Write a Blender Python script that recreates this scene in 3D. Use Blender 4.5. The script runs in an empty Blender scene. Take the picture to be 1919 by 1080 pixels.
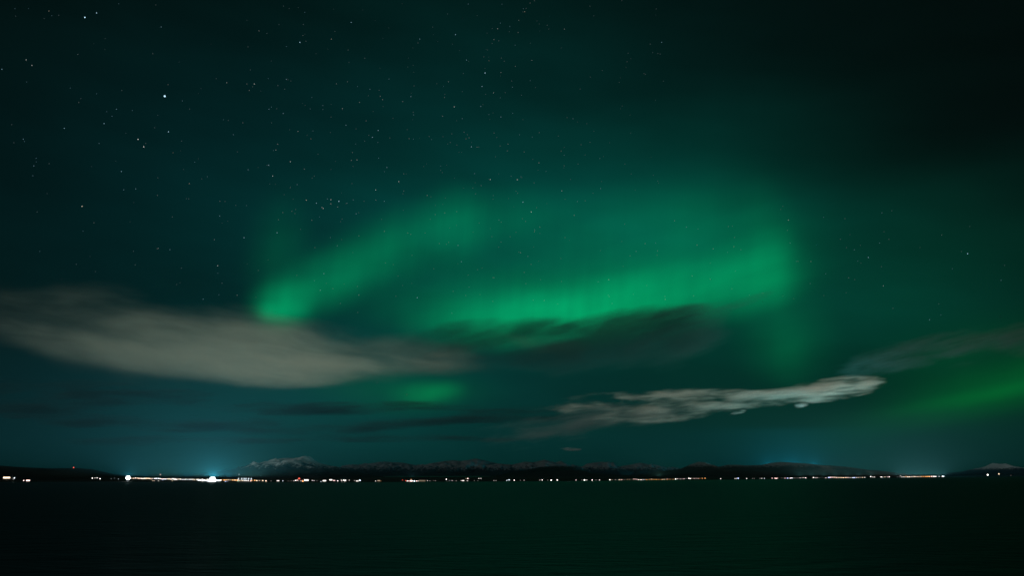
import bpy, bmesh, math, random
from mathutils import Vector, Matrix, noise

R = math.radians
scene = bpy.context.scene
col = scene.collection
random.seed(11)

# ---------------------------------------------------------------- camera
H = 25.0                         # eye height over the water, metres
F = 1662.0                       # focal length in pixels of the 1919 px wide photograph
PITCH = R(11.86)
CP, SP = math.cos(PITCH), math.sin(PITCH)
cam_data = bpy.data.cameras.new('camera')
cam = bpy.data.objects.new('camera', cam_data); col.objects.link(cam)
cam.location = (0, 0, H)
cam.rotation_euler = (R(90) + PITCH, 0, 0)
cam_data.angle = 2 * math.atan(959.5 / F)
cam_data.clip_start = 1.0
cam_data.clip_end = 600000.0
scene.camera = cam

def ray(px, py):
    x = (px - 959.5) / F; u = (540.0 - py) / F
    return Vector((x, CP - SP * u, SP + CP * u))

def at(px, py, Y):
    d = ray(px, py)
    return Vector((d.x * Y / d.y, Y, H + d.z * Y / d.y))

def px_size(py, Y):              # metres per photograph pixel at depth Y
    return Y / ray(960, py).y / F

# ---------------------------------------------------------------- render settings
scene.view_settings.view_transform = 'Standard'
scene.view_settings.look = 'None'
scene.view_settings.gamma = 1.0
scene.view_settings.exposure = 0.0
cy = scene.cycles
cy.max_bounces = 6; cy.diffuse_bounces = 1; cy.glossy_bounces = 2
cy.volume_bounces = 0
cy.transparent_max_bounces = 64
cy.volume_step_rate = 1.0
cy.volume_max_steps = 256
cy.use_denoising = True
cy.use_adaptive_sampling = False
cy.sample_clamp_indirect = 0.02

# ---------------------------------------------------------------- node helpers
def sock(nt, a, inp):
    if isinstance(a, (int, float, tuple, list)): inp.default_value = a
    else: nt.links.new(a, inp)

def m_(nt, op, a, b=0.0, c=0.0, clamp=False):
    n = nt.nodes.new('ShaderNodeMath'); n.operation = op; n.use_clamp = clamp
    for v, i in zip((a, b, c), n.inputs): sock(nt, v, i)
    return n.outputs[0]

def v_(nt, op, a, b=(0, 0, 0), c=(0, 0, 0)):
    n = nt.nodes.new('ShaderNodeVectorMath'); n.operation = op
    for v, i in zip((a, b, c), n.inputs): sock(nt, v, i)
    return n

def mapped(nt, vec, loc, rot, scl, kind='TEXTURE'):
    n = nt.nodes.new('ShaderNodeMapping'); n.vector_type = kind
    sock(nt, vec, n.inputs['Vector'])
    n.inputs['Location'].default_value = loc
    n.inputs['Rotation'].default_value = rot
    n.inputs['Scale'].default_value = scl
    return n.outputs[0]

def noise_(nt, vec, scale, detail=4.0, rough=0.55, dist=0.0):
    n = nt.nodes.new('ShaderNodeTexNoise')
    sock(nt, vec, n.inputs['Vector'])
    n.inputs['Scale'].default_value = scale; n.inputs['Detail'].default_value = detail
    n.inputs['Roughness'].default_value = rough; n.inputs['Distortion'].default_value = dist
    return n.outputs['Fac']

def ramp_(nt, v, a, b):
    n = nt.nodes.new('ShaderNodeMapRange'); n.interpolation_type = 'SMOOTHSTEP'
    sock(nt, v, n.inputs[0]); n.inputs[1].default_value = a; n.inputs[2].default_value = b
    return n.outputs[0]

# ---------------------------------------------------------------- night sky
SUN_EL, SUN_AZ = R(14), R(218)
world = bpy.data.worlds.new('World'); scene.world = world
world.use_nodes = True
nt = world.node_tree; nt.nodes.clear()
out = nt.nodes.new('ShaderNodeOutputWorld')
sky = nt.nodes.new('ShaderNodeTexSky'); sky.sky_type = 'NISHITA'; sky.sun_disc = False
sky.sun_elevation = R(-9); sky.sun_rotation = SUN_AZ
bg = nt.nodes.new('ShaderNodeBackground'); bg.inputs['Strength'].default_value = 0.05
nt.links.new(sky.outputs[0], bg.inputs['Color'])
bg2 = nt.nodes.new('ShaderNodeBackground'); bg2.inputs['Strength'].default_value = 1.0
add = nt.nodes.new('ShaderNodeAddShader')
nt.links.new(bg.outputs[0], add.inputs[0]); nt.links.new(bg2.outputs[0], add.inputs[1])
nt.links.new(add.outputs[0], out.inputs['Surface'])
tc = nt.nodes.new('ShaderNodeTexCoord')
nrm = v_(nt, 'NORMALIZE', tc.outputs['Generated']).outputs[0]
sep = nt.nodes.new('ShaderNodeSeparateXYZ'); nt.links.new(nrm, sep.inputs[0])
azim = m_(nt, 'ARCTAN2', sep.outputs[0], sep.outputs[1])
elev = m_(nt, 'ARCSINE', sep.outputs[2])
cmb = nt.nodes.new('ShaderNodeCombineXYZ')
nt.links.new(azim, cmb.inputs[0]); nt.links.new(elev, cmb.inputs[1])
angles = cmb.outputs[0]

# airglow and diffuse auroral glow: broad patches of sky (azimuth, elevation), linear colours
GLOWS = [
    (620, 430, 600, 320, 0, (0.0000, 0.0125, 0.0150)),
    (900, 60, 450, 220, 0, (0.0000, 0.0060, 0.0052)),
    (1080, 460, 460, 170, 3, (0.0000, 0.0450, 0.0310)),
    (1010, 250, 380, 200, 0, (0.0000, 0.0060, 0.0050)),
    (1330, 440, 180, 110, 5, (0.0000, 0.0210, 0.0140)),
    (1050, 385, 330, 60, 0, (0.0000, 0.0080, 0.0060)),
    (1720, 520, 300, 120, 0, (0.0000, 0.0165, 0.0090)),
    (1540, 640, 330, 110, 0, (0.0000, 0.0230, 0.0140)),
    (730, 700, 330, 120, 0, (0.0000, 0.0200, 0.0150)),
    (1050, 850, 1000, 110, 0, (0.0000, 0.0150, 0.0120)),
    (200, 820, 420, 100, 0, (0.0008, 0.0040, 0.0065)),
    (1750, 780, 330, 110, 0, (0.0000, 0.0070, 0.0020)),
    (1330, 250, 170, 70, 12, (0.0000, 0.0045, 0.0034)),
    (1620, 300, 330, 70, 8, (0.0000, -0.0028, -0.0020)),
    (1640, 390, 300, 40, 6, (0.0000, 0.0035, 0.0022)),
]
def sky_dir(px, py):
    d = ray(px, py).normalized()
    return math.atan2(d.x, d.y), math.asin(d.z)
total = None
for px, py, sx, sy, rot, c in GLOWS:
    a, e = sky_dir(px, py)
    mp = mapped(nt, angles, (a, e, 0), (0, 0, R(rot)), (sx / F, sy / F, 1))
    r2 = v_(nt, 'DOT_PRODUCT', mp, mp).outputs['Value']
    g = m_(nt, 'EXPONENT', m_(nt, 'MULTIPLY', r2, -1.0))
    term = v_(nt, 'MULTIPLY_ADD', g, c, (0.0008, 0.0037, 0.0032) if total is None else total)
    total = term.outputs[0]
# faint unevenness of the airglow
un = noise_(nt, mapped(nt, angles, (0, 0, 0), (0, 0, R(-8)), (0.5, 0.16, 1)), 1.6, 3.0)
total = v_(nt, 'MULTIPLY', total, m_(nt, 'MULTIPLY_ADD', un, 1.0, 0.5)).outputs[0]
total = v_(nt, 'MAXIMUM', total, (0.0002, 0.0008, 0.0008)).outputs[0]
nt.links.new(total, bg2.inputs['Color'])

# ---------------------------------------------------------------- added fill light, low behind the camera, brightening snow and clouds
fill_sun_data = bpy.data.lights.new('fill_sun', 'SUN'); fill_sun_data.energy = 0.27; fill_sun_data.angle = R(0.5)
fill_sun_data.color = (0.9, 1.0, 0.94)
fill_sun = bpy.data.objects.new('fill_sun', fill_sun_data); col.objects.link(fill_sun)
fill_sun.rotation_euler = (R(90) - SUN_EL, 0, R(-38))

# ---------------------------------------------------------------- object helpers
def mesh_obj(name, me, mats=(), parent=None):
    o = bpy.data.objects.new(name, me); col.objects.link(o)
    for mt in mats:
        me.materials.append(mt)
    o.parent = parent
    return o

def tag(o, label=None, category=None, group=None, kind=None):
    if label: o['label'] = label
    if category: o['category'] = category
    if group: o['group'] = group
    if kind: o['kind'] = kind
    return o

def bm_mesh(name, bm):
    me = bpy.data.meshes.new(name); bm.to_mesh(me); bm.free()
    return me

def interp(pts, x):
    if x <= pts[0][0]: return pts[0][1]
    for (x0, y0), (x1, y1) in zip(pts, pts[1:]):
        if x <= x1:
            t = (x - x0) / (x1 - x0)
            return y0 + (y1 - y0) * t
    return pts[-1][1]

def principled(name, color=(0.1, 0.1, 0.1), rough=0.9, spec=0.2):
    mt = bpy.data.materials.new(name); mt.use_nodes = True
    b = mt.node_tree.nodes['Principled BSDF']
    b.inputs['Base Color'].default_value = (*color, 1)
    b.inputs['Roughness'].default_value = rough
    b.inputs['Specular IOR Level'].default_value = spec
    return mt, mt.node_tree, b

# ---------------------------------------------------------------- water
SHORE = [(-900, 903.5), (0, 903.5), (225, 902.5), (420, 903.8), (620, 904.2), (800, 903), (960, 902.6), (1150, 901.2),
         (1300, 899.8), (1500, 898), (1640, 896.4), (1760, 894.9), (1860, 893.6), (1919, 893.2), (2800, 893.0)]
def shore_y(px):
    return H / ((interp(SHORE, px) - 889.0) / F)

wm, wnt, wb = principled('sea_water', (0.0012, 0.005, 0.0048), 0.42, 0.22)
wtc = wnt.nodes.new('ShaderNodeTexCoord')
sw = noise_(wnt, mapped(wnt, wtc.outputs['Object'], (0, 0, 0), (0, 0, R(18)), (60, 17, 30)), 1.0, 2.0, 0.5)
chop = noise_(wnt, mapped(wnt, wtc.outputs['Object'], (0, 0, 0), (0, 0, R(-12)), (14, 5, 8)), 1.0, 5.0, 0.62)
hgt = m_(wnt, 'ADD', m_(wnt, 'MULTIPLY', sw, 2.6), m_(wnt, 'MULTIPLY', chop, 2.3))
bp = wnt.nodes.new('ShaderNodeBump'); bp.inputs['Strength'].default_value = 1.0; bp.inputs['Distance'].default_value = 1.0
wnt.links.new(hgt, bp.inputs['Height']); wnt.links.new(bp.outputs[0], wb.inputs['Normal'])
bm = bmesh.new()
vs = [bm.verts.new(p) for p in ((-70000, -3000, 0), (70000, -3000, 0), (70000, 90000, 0), (-70000, 90000, 0))]
bm.faces.new(vs)
tag(mesh_obj('sea_water', bm_mesh('sea_water', bm), [wm]), kind='structure')

# ---------------------------------------------------------------- land
def land_material(name, snow, dark, snow_color=(0.74, 0.76, 0.78), line=0.5, nscale=0.004):
    mt, n, b = principled(name, dark, 0.95, 0.1)
    t = n.nodes.new('ShaderNodeTexCoord')
    nz = noise_(n, t.outputs['Object'], nscale * 3, 5.0, 0.6)
    base = n.nodes.new('ShaderNodeMix'); base.data_type = 'RGBA'
    n.links.new(nz, base.inputs['Factor'])
    base.inputs[6].default_value = (*[c * 0.6 for c in dark], 1); base.inputs[7].default_value = (*[c * 1.5 for c in dark], 1)
    if snow:
        at_ = n.nodes.new('ShaderNodeAttribute'); at_.attribute_name = 'relief'
        geo = n.nodes.new('ShaderNodeNewGeometry')
        sp = n.nodes.new('ShaderNodeSeparateXYZ'); n.links.new(geo.outputs['Normal'], sp.inputs[0])
        streak = noise_(n, mapped(n, t.outputs['Object'], (0, 0, 0), (0, 0, 0), (0.35, 1, 1.6)), nscale * 4, 6.0, 0.65)
        s = m_(n, 'ADD', at_.outputs['Fac'], m_(n, 'MULTIPLY_ADD', streak, 0.85, -0.42))
        s = m_(n, 'ADD', s, m_(n, 'MULTIPLY_ADD', sp.outputs[2], 0.5, -0.42))
        f = ramp_(n, s, line - 0.09, line + 0.09)
        mx = n.nodes.new('ShaderNodeMix'); mx.data_type = 'RGBA'
        n.links.new(f, mx.inputs['Factor']); n.links.new(base.outputs[2], mx.inputs[6])
        mx.inputs[7].default_value = (*snow_color, 1)
        n.links.new(mx.outputs[2], b.inputs['Base Color'])
    else:
        n.links.new(base.outputs[2], b.inputs['Base Color'])
    return mt

def terrain(name, sil, D, depth, mat, rough=0.18, step=3.0, seed=0.0, sharp=0.9, foot=-2.0, nfreq=1.0, rows=26):
    """A hill range: ridge traced as (px, py) at distance D, real depth in front of and behind the ridge."""
    a, b = sil[0][0], sil[-1][0]
    n = int((b - a) / step) + 1
    ridge = []
    for i in range(n + 1):
        px = a + (b - a) * i / n
        ridge.append((px, max(at(px, interp(sil, px), D).z, 0.0)))
    top = max(z for _, z in ridge)
    bm = bmesh.new(); grid = []
    lay = bm.verts.layers.float.new('relief')
    for i, (px, z) in enumerate(ridge):
        rowv = []
        for j in range(-rows, rows // 2 + 1):
            t = j / rows                       # -1 front foot, 0 ridge, +.5 behind
            Y = D + depth * t
            x = (px - 959.5) / F * D / ray(px, 880).y * (1 + 0.35 * (Y / D - 1))
            s = max(0.0, 1 - abs(t)) ** sharp if t <= 0 else max(0.0, 1 - t * 1.9)
            q = Vector((x * nfreq / (D * 0.035) + seed, Y * nfreq / (D * 0.06), seed))
            r = noise.ridged_multi_fractal(q, 0.9, 2.1, 5, 1.0, 2.0) * 0.5 - 0.55
            f = noise.fractal(q * 3.1, 1.0, 2.0, 5)
            env = min(1.0, abs(t) * 3.0 + 0.12) * min(1, s * 3)
            zz = z * s + top * (r * rough + f * rough * 0.35) * env * min(1.0, z / (top * 0.4) + 0.05)
            if t == -1 or j == rows // 2: zz = foot
            v = bm.verts.new((x, Y, max(zz, foot))); v[lay] = max(0, zz) / top
            rowv.append(v)
        grid.append(rowv)
    for r0, r1 in zip(grid, grid[1:]):
        for k in range(len(r0) - 1):
            fc = bm.faces.new((r0[k], r1[k], r1[k + 1], r0[k + 1])); fc.smooth = True
    o = mesh_obj(name, bm_mesh(name, bm), [mat])
    return tag(o, kind='structure')

# flat coastal land carrying the towns
coast_mat = land_material('coast_ground', False, (0.03, 0.032, 0.028), nscale=0.02)
bm = bmesh.new(); prev = None
for i in range(-100, 301):
    px = i * 9.0
    s = shore_y(px)
    ring = []
    for k, (dm, z) in enumerate(((-12, -1.0), (0, 0.7), (40, 1.4), (400, 2.2), (1500, 3.0), (3500, 5.0))):
        Y = s + dm + (random.uniform(-10, 10) if k < 3 else 0)
        x = (px - 959.5) / F * Y / CP
        ring.append(bm.verts.new((x, Y, z + (random.uniform(-.3, .5) if k > 1 else 0))))
    if prev:
        for k in range(5): bm.faces.new((prev[k], ring[k], ring[k + 1], prev[k + 1])).smooth = True
    prev = ring
tag(mesh_obj('coast_land', bm_mesh('coast_land', bm), [coast_mat]), kind='structure')

dark_hill = land_material('forest_hill', False, (0.016, 0.019, 0.016))
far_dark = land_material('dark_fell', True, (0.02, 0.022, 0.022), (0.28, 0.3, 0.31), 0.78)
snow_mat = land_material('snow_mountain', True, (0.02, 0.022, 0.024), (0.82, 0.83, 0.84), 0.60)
range_mat = land_material('snow_range', True, (0.015, 0.017, 0.018), (0.27, 0.29, 0.3), 0.44, 0.003)  # weak light on this range put into its grey snow colour

terrain('hill', [(-700, 893), (-400, 880), (-200, 874), (0, 873.5), (25, 875.5), (90, 878.5), (140, 878), (172, 880), (190, 884), (205, 889),
                 (222, 894.5), (245, 897.5), (275, 900), (300, 903)], 4300, 1150, dark_hill, 0.10, 3, 1.0)
terrain('mountain', [(360, 897), (440, 890), (470, 882), (495, 872), (510, 867), (522, 860.5), (540, 859), (560, 860), (573, 856.5), (579, 855.5), (583, 858),
                     (590, 864), (600, 868.5), (612, 872), (630, 875), (655, 881), (690, 890), (740, 899)], 6000, 1700, snow_mat, 0.30, 1.6, 4.2, 0.75, rows=40)
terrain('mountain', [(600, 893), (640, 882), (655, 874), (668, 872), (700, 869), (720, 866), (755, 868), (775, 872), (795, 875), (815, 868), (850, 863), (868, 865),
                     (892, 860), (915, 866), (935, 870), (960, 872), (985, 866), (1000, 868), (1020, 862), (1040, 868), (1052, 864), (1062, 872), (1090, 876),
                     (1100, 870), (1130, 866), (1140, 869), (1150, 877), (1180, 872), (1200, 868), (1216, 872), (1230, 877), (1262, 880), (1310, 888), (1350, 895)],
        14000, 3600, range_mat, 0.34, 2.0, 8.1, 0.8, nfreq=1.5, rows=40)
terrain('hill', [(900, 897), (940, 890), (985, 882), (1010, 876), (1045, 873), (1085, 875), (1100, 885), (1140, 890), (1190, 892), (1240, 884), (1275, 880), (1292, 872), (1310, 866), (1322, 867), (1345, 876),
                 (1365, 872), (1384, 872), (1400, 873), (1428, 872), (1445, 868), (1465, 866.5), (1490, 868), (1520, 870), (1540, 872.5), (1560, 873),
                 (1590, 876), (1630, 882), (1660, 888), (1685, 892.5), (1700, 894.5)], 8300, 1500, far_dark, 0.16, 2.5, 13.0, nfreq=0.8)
terrain('mountain', [(1740, 891), (1790, 888), (1825, 882), (1843, 876.5), (1854, 873), (1862, 868.5), (1870, 872), (1882, 876.5), (1900, 883), (1960, 889), (2100, 884), (2300, 878), (2600, 893)],
        19000, 4200, snow_mat, 0.3, 1.5, 21.0, 0.8, rows=36)
terrain('hill', [(1768, 894.2), (1790, 891), (1830, 889), (1855, 886), (1880, 888), (1919, 889), (2000, 887), (2200, 882), (2500, 884), (2800, 893)], 13000, 900, dark_hill, 0.08, 3, 30.0)

# ---------------------------------------------------------------- volumes: hulls and fields
def hull(name, lobes, voxel):
    bm = bmesh.new()
    for (cx, cz, sx, sy, sz, rot) in lobes:
        M = Matrix.Translation((cx, 0, cz)) @ Matrix.Rotation(-R(rot), 4, 'Y') @ Matrix.Diagonal((sx, sy, sz, 1))
        bmesh.ops.create_icosphere(bm, subdivisions=4, radius=1.03, matrix=M)
    me = bm_mesh(name, bm)
    o = bpy.data.objects.new(name, me); col.objects.link(o)
    md = o.modifiers.new('union', 'REMESH'); md.mode = 'VOXEL'; md.voxel_size = voxel
    dg = bpy.context.evaluated_depsgraph_get()
    me2 = bpy.data.meshes.new_from_object(o.evaluated_get(dg))
    o.modifiers.clear(); o.data = me2; me2.name = name
    bpy.data.meshes.remove(me)
    return o

def setup_volume(name, lobes_px, Y0, sy_px, voxel):
    """lobes_px: (px, py, half width, half height, rotation deg, amp). Object units are photograph pixels at depth Y0."""
    cx = sum(l[0] for l in lobes_px) / len(lobes_px); cyy = sum(l[1] for l in lobes_px) / len(lobes_px)
    c = at(cx, cyy, Y0); u = px_size(cyy, Y0)
    loc = []
    for (px, py, sx, sz, rot, amp) in lobes_px:
        p = (at(px, py, Y0) - c) / u
        k = px_size(py, Y0) / u
        sy = min(sy_px, max(sx, sz) * 0.9) if sy_px > 0 else -sy_px
        loc.append((p.x, p.z, sx * k, sy, sz * k, rot, amp))
    o = hull(name, [l[:6] for l in loc], voxel)
    o.location = c; o.scale = (u, u, u)
    return o, loc, u

def lobe_sum(n, vec, loc, squared):
    tot = None
    for (x, z, sx, sy, sz, rot, amp) in loc:
        mp = mapped(n, vec, (x, 0, z), (0, -R(rot), 0), (sx, sy, sz))
        r2 = v_(n, 'DOT_PRODUCT', mp, mp).outputs['Value']
        f = m_(n, 'SUBTRACT', 1.0, r2, clamp=True)
        if squared: f = m_(n, 'POWER', f, 2.6)
        tot = m_(n, 'MULTIPLY_ADD', f, amp, 0.0 if tot is None else tot)
    return tot

def volume_material(name):
    mt = bpy.data.materials.new(name); mt.use_nodes = True
    n = mt.node_tree; n.nodes.clear()
    o = n.nodes.new('ShaderNodeOutputMaterial')
    pv = n.nodes.new('ShaderNodeVolumePrincipled')
    n.links.new(pv.outputs[0], o.inputs['Volume'])
    pv.inputs['Density'].default_value = 0.0
    t = n.nodes.new('ShaderNodeTexCoord')
    return mt, n, pv, t.outputs['Object']

def aurora(label, lobes, color, Y0=100000.0, sy=70, rays=0.35, step=0.2, seed=0.0):
    o, loc, u = setup_volume('aurora', lobes, Y0, -sy, 9.0)
    mt, n, pv, vec = volume_material('aurora_glow')
    f = lobe_sum(n, vec, loc, True)
    ry = noise_(n, mapped(n, vec, (seed, 0, seed), (0, R(4), 0), (34, 600, 420)), 1.0, 4.0, 0.62)
    soft = noise_(n, mapped(n, vec, (seed, seed, 0), (0, R(-13), 0), (190, 300, 45)), 1.0, 3.0, 0.5)
    g = m_(n, 'MULTIPLY_ADD', ry, rays * 2, 1 - rays)
    g = m_(n, 'MULTIPLY', g, m_(n, 'MULTIPLY_ADD', soft, 0.9, 0.55))
    e = m_(n, 'MULTIPLY', m_(n, 'MULTIPLY', f, g), 1.0 / (sy * u * 0.93))
    pv.inputs['Emission Color'].default_value = (*color, 1)
    n.links.new(e, pv.inputs['Emission Strength'])
    mt.cycles.volume_step_rate = step
    o.data.materials.append(mt)
    return tag(o, label, 'aurora', 'bands of aurora in the night sky')

GREEN = (0.0, 1.0, 0.31)
aurora('brightest green aurora band glowing along the top of the dark middle cloud',
       [(985, 602, 290, 80, 3, .17), (1090, 570, 420, 105, 5, .12), (1290, 545, 330, 105, 10, .10), (1410, 518, 150, 105, 18, .07), (1452, 505, 60, 120, -6, .045),
        (1180, 500, 520, 190, 5, .05), (850, 565, 300, 120, 0, .04), (1330, 430, 300, 180, 5, .018), (1440, 460, 90, 170, 4, .03), (1080, 395, 330, 80, 0, .011), (1300, 400, 260, 90, -8, .008)], GREEN, seed=3.0, rays=0.26)
aurora('green aurora arm rising slantwise from a bright tip on the left cloud bank',
       [(530, 568, 88, 74, 16, .12), (506, 586, 40, 28, 0, .10), (548, 582, 48, 26, 12, .07), (600, 535, 190, 88, 26, .066), (690, 485, 240, 100, 27, .06), (790, 445, 220, 105, 20, .032), (858, 425, 100, 120, 8, .045), (930, 410, 200, 90, 5, .028), (525, 500, 95, 200, 0, .026)],
       (0.0, 1.0, 0.33), seed=9.0, rays=0.42)
aurora('small green aurora patch shining below the brown end of the left cloud bank',
       [(800, 738, 100, 36, 2, .075), (835, 729, 60, 24, 8, .03), (760, 736, 250, 66, 0, .03)], (0.0, 1.0, 0.20), seed=15.0, rays=0.25)
aurora('yellowish green aurora streak slanting up to the right edge of the sky',
       [(1900, 728, 360, 72, 11, .020), (1740, 765, 340, 66, 14, .014), (1830, 742, 260, 26, 11, .022), (2030, 700, 240, 90, 10, .028), (1860, 690, 340, 150, 8, .018)], (0.0, 1.0, 0.12), seed=21.0, rays=0.2)
aurora('faint green aurora column standing below the right end of the brightest band',
       [(1470, 625, 140, 150, 0, .03), (1475, 650, 70, 110, 0, .015)], (0.0, 1.0, 0.30), seed=27.0, rays=0.4)

def cloud(label, lobes, Y0, sy, dens, albedo=(0.95, 0.92, 0.86), grain=55, ratio=2.6, tilt=0, thr=0.22, namp=1.1, gain=1.6, step=0.12, seed=0.0, voxel=6.0, aniso=0.0, fib=1.5):
    o, loc, u = setup_volume('cloud', lobes, Y0, sy, voxel)
    mt, n, pv, vec = volume_material('cloud_vapour')
    f = lobe_sum(n, vec, loc, False)
    warp = noise_(n, mapped(n, vec, (seed * 7, 0, 3), (0, -R(tilt), 0), (grain * 2.2, grain, grain)), 1.0, 2.0)
    wv = v_(n, 'MULTIPLY_ADD', warp, (grain * .8, 0, grain * .5), vec).outputs[0]
    nz = noise_(n, mapped(n, wv, (seed, seed * 3, 0), (0, -R(tilt), 0), (grain * ratio, grain * 1.2, grain)), 1.0, 6.0, 0.58)
    s = m_(n, 'ADD', m_(n, 'SUBTRACT', f, thr), m_(n, 'MULTIPLY', m_(n, 'SUBTRACT', nz, 0.52), namp * 4.2))
    inside = m_(n, 'MULTIPLY', f, 6.0, clamp=True)
    d = m_(n, 'MULTIPLY', m_(n, 'MULTIPLY', s, gain, clamp=True), inside)
    fibre = noise_(n, mapped(n, wv, (seed * 2, 5, seed), (0, -R(tilt), 0), (grain * ratio * 1.3, grain * 3, grain * .8)), 1.0, 7.0, 0.62)
    d = m_(n, 'MULTIPLY', d, m_(n, 'MULTIPLY_ADD', ramp_(n, fibre, 0.36, 0.64), fib, 0.95 - fib / 2))
    n.links.new(m_(n, 'MULTIPLY', d, dens), pv.inputs['Density'])
    pv.inputs['Color'].default_value = (*albedo, 1)
    pv.inputs['Anisotropy'].default_value = aniso
    mt.cycles.volume_step_rate = step
    o.data.materials.append(mt)
    return tag(o, label, 'cloud', 'clouds lit from the towns')

cloud('large brownish grey cloud bank spread across the left sky above the town',
      [(-260, 600, 380, 105, 0, .10), (60, 606, 340, 98, -4, .085), (300, 622, 360, 98, -7, .11), (220, 642, 260, 60, -9, .12), (420, 690, 380, 70, -4, .05), (420, 660, 310, 68, -6, .36), (480, 682, 210, 46, -4, .42), (660, 652, 280, 66, -4, .13), (430, 604, 260, 44, -5, .11), (850, 660, 280, 50, 2, .085)],
      5600, 70, 0.0054, grain=62, ratio=3.6, tilt=-8, seed=1.3, thr=.03, gain=1.0, namp=.15, albedo=(.98, .86, .69), aniso=-.3, fib=1.1)
cloud('dark grey-green cloud hiding the lower edge of the brightest aurora band',
      [(760, 662, 260, 46, 3, .36), (960, 648, 240, 58, 4, .5), (1130, 640, 230, 70, 8, .6), (1240, 634, 140, 70, 10, .6), (1310, 622, 90, 50, 12, .42), (930, 618, 180, 24, 2, .42), (1120, 606, 170, 26, 5, .36), (1385, 572, 80, 12, 20, .34), (1270, 590, 150, 16, 12, .34)],
      7200, 50, 0.0072, grain=34, ratio=3.6, tilt=14, seed=4.1, thr=.11, gain=1.0, namp=.44, albedo=(.06, .21, .2), aniso=-.1, fib=1.0)
cloud('pale sharp-edged cloud streak above the right hill, with a bright lens-shaped end',
      [(1560, 730, 108, 25, 8, .85), (1490, 738, 90, 13, 3, .42), (1440, 736, 90, 9, 5, .36), (1395, 757, 105, 12, 3, .55), (1345, 740, 170, 13, -1, .5), (1290, 763, 140, 16, 0, .36), (1220, 744, 130, 12, -3, .3), (1205, 783, 140, 19, 4, .32), (1130, 760, 160, 22, 2, .22), (1628, 719, 40, 9, 16, .25)],
      8900, 20, 0.012, grain=13, ratio=5.0, tilt=4, seed=7.7, voxel=2.5, gain=1.1, namp=.46, thr=.11, albedo=(.99, .93, .80), aniso=-.35, fib=1.6)
cloud('dim grey-green cloud trailing low under the pale cloud streak',
      [(1130, 785, 200, 40, 5, .42), (1010, 808, 170, 34, 8, .38)], 22000, 30, 0.0022, grain=26, ratio=4.6, tilt=7, seed=10.2, voxel=4.0, gain=1.0, namp=.6, thr=.14, aniso=-.35)
cloud('thin brown cloud wisps high over the far right town',
      [(1690, 668, 170, 34, 14, .4), (1820, 648, 180, 42, 8, .42), (1640, 690, 100, 20, 10, .4), (1980, 640, 170, 44, 0, .42)], 9800, 34, 0.0040, grain=22, ratio=4.0, tilt=13, seed=13.9, voxel=4.0, gain=1.0, namp=.45, thr=.10, albedo=(.36, .36, .32), aniso=-.1)
cloud('tiny lens-shaped cloud puff just below the pale cloud streak', [(1502, 760, 17, 6, 4, .7), (1496, 762, 12, 5, 0, .4)], 8900, 10, 0.013, grain=9, namp=.5, seed=16.0, voxel=1.2, aniso=-.35)
cloud('tiny slanted cloud sliver left of the lens-shaped puff', [(1382, 774, 19, 5, 14, .6), (1392, 771, 12, 4, 8, .4)], 8900, 10, 0.009, grain=8, namp=.6, seed=17.0, voxel=1.2, aniso=-.35)
cloud('tiny flat cloud sliver low above the snowy mountain range', [(1068, 842.5, 24, 4, 0, .8), (1082, 843, 16, 3, 0, .4)], 22000, 10, 0.016, grain=8, namp=.5, seed=18.0, voxel=1.2, aniso=-.35)
cloud('dark layered cloud streaks lying low between the green patch and the snowy range',
      [(650, 765, 330, 16, 1, .4), (860, 790, 330, 14, 2, .4), (500, 805, 330, 14, -1, .36), (780, 822, 300, 10, 0, .36), (200, 738, 380, 26, -4, .34), (250, 790, 380, 18, -1, .34), (300, 828, 330, 13, 0, .3), (0, 760, 300, 20, 0, .3), (1000, 770, 200, 12, 3, .3)],
      22500, 30, 0.0075, grain=18, ratio=8.0, tilt=1, seed=23.0, voxel=4.0, gain=1.2, namp=.55, thr=.12, albedo=(.2, .3, .3))

# ---------------------------------------------------------------- stars
def glow_mat(name, color, strength):
    mt = bpy.data.materials.new(name); mt.use_nodes = True
    n = mt.node_tree; n.nodes.clear()
    o = n.nodes.new('ShaderNodeOutputMaterial'); e = n.nodes.new('ShaderNodeEmission')
    e.inputs['Color'].default_value = (*color, 1); e.inputs['Strength'].default_value = strength
    n.links.new(e.outputs[0], o.inputs['Surface'])
    mt.cycles.emission_sampling = 'NONE'
    return mt

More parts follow.
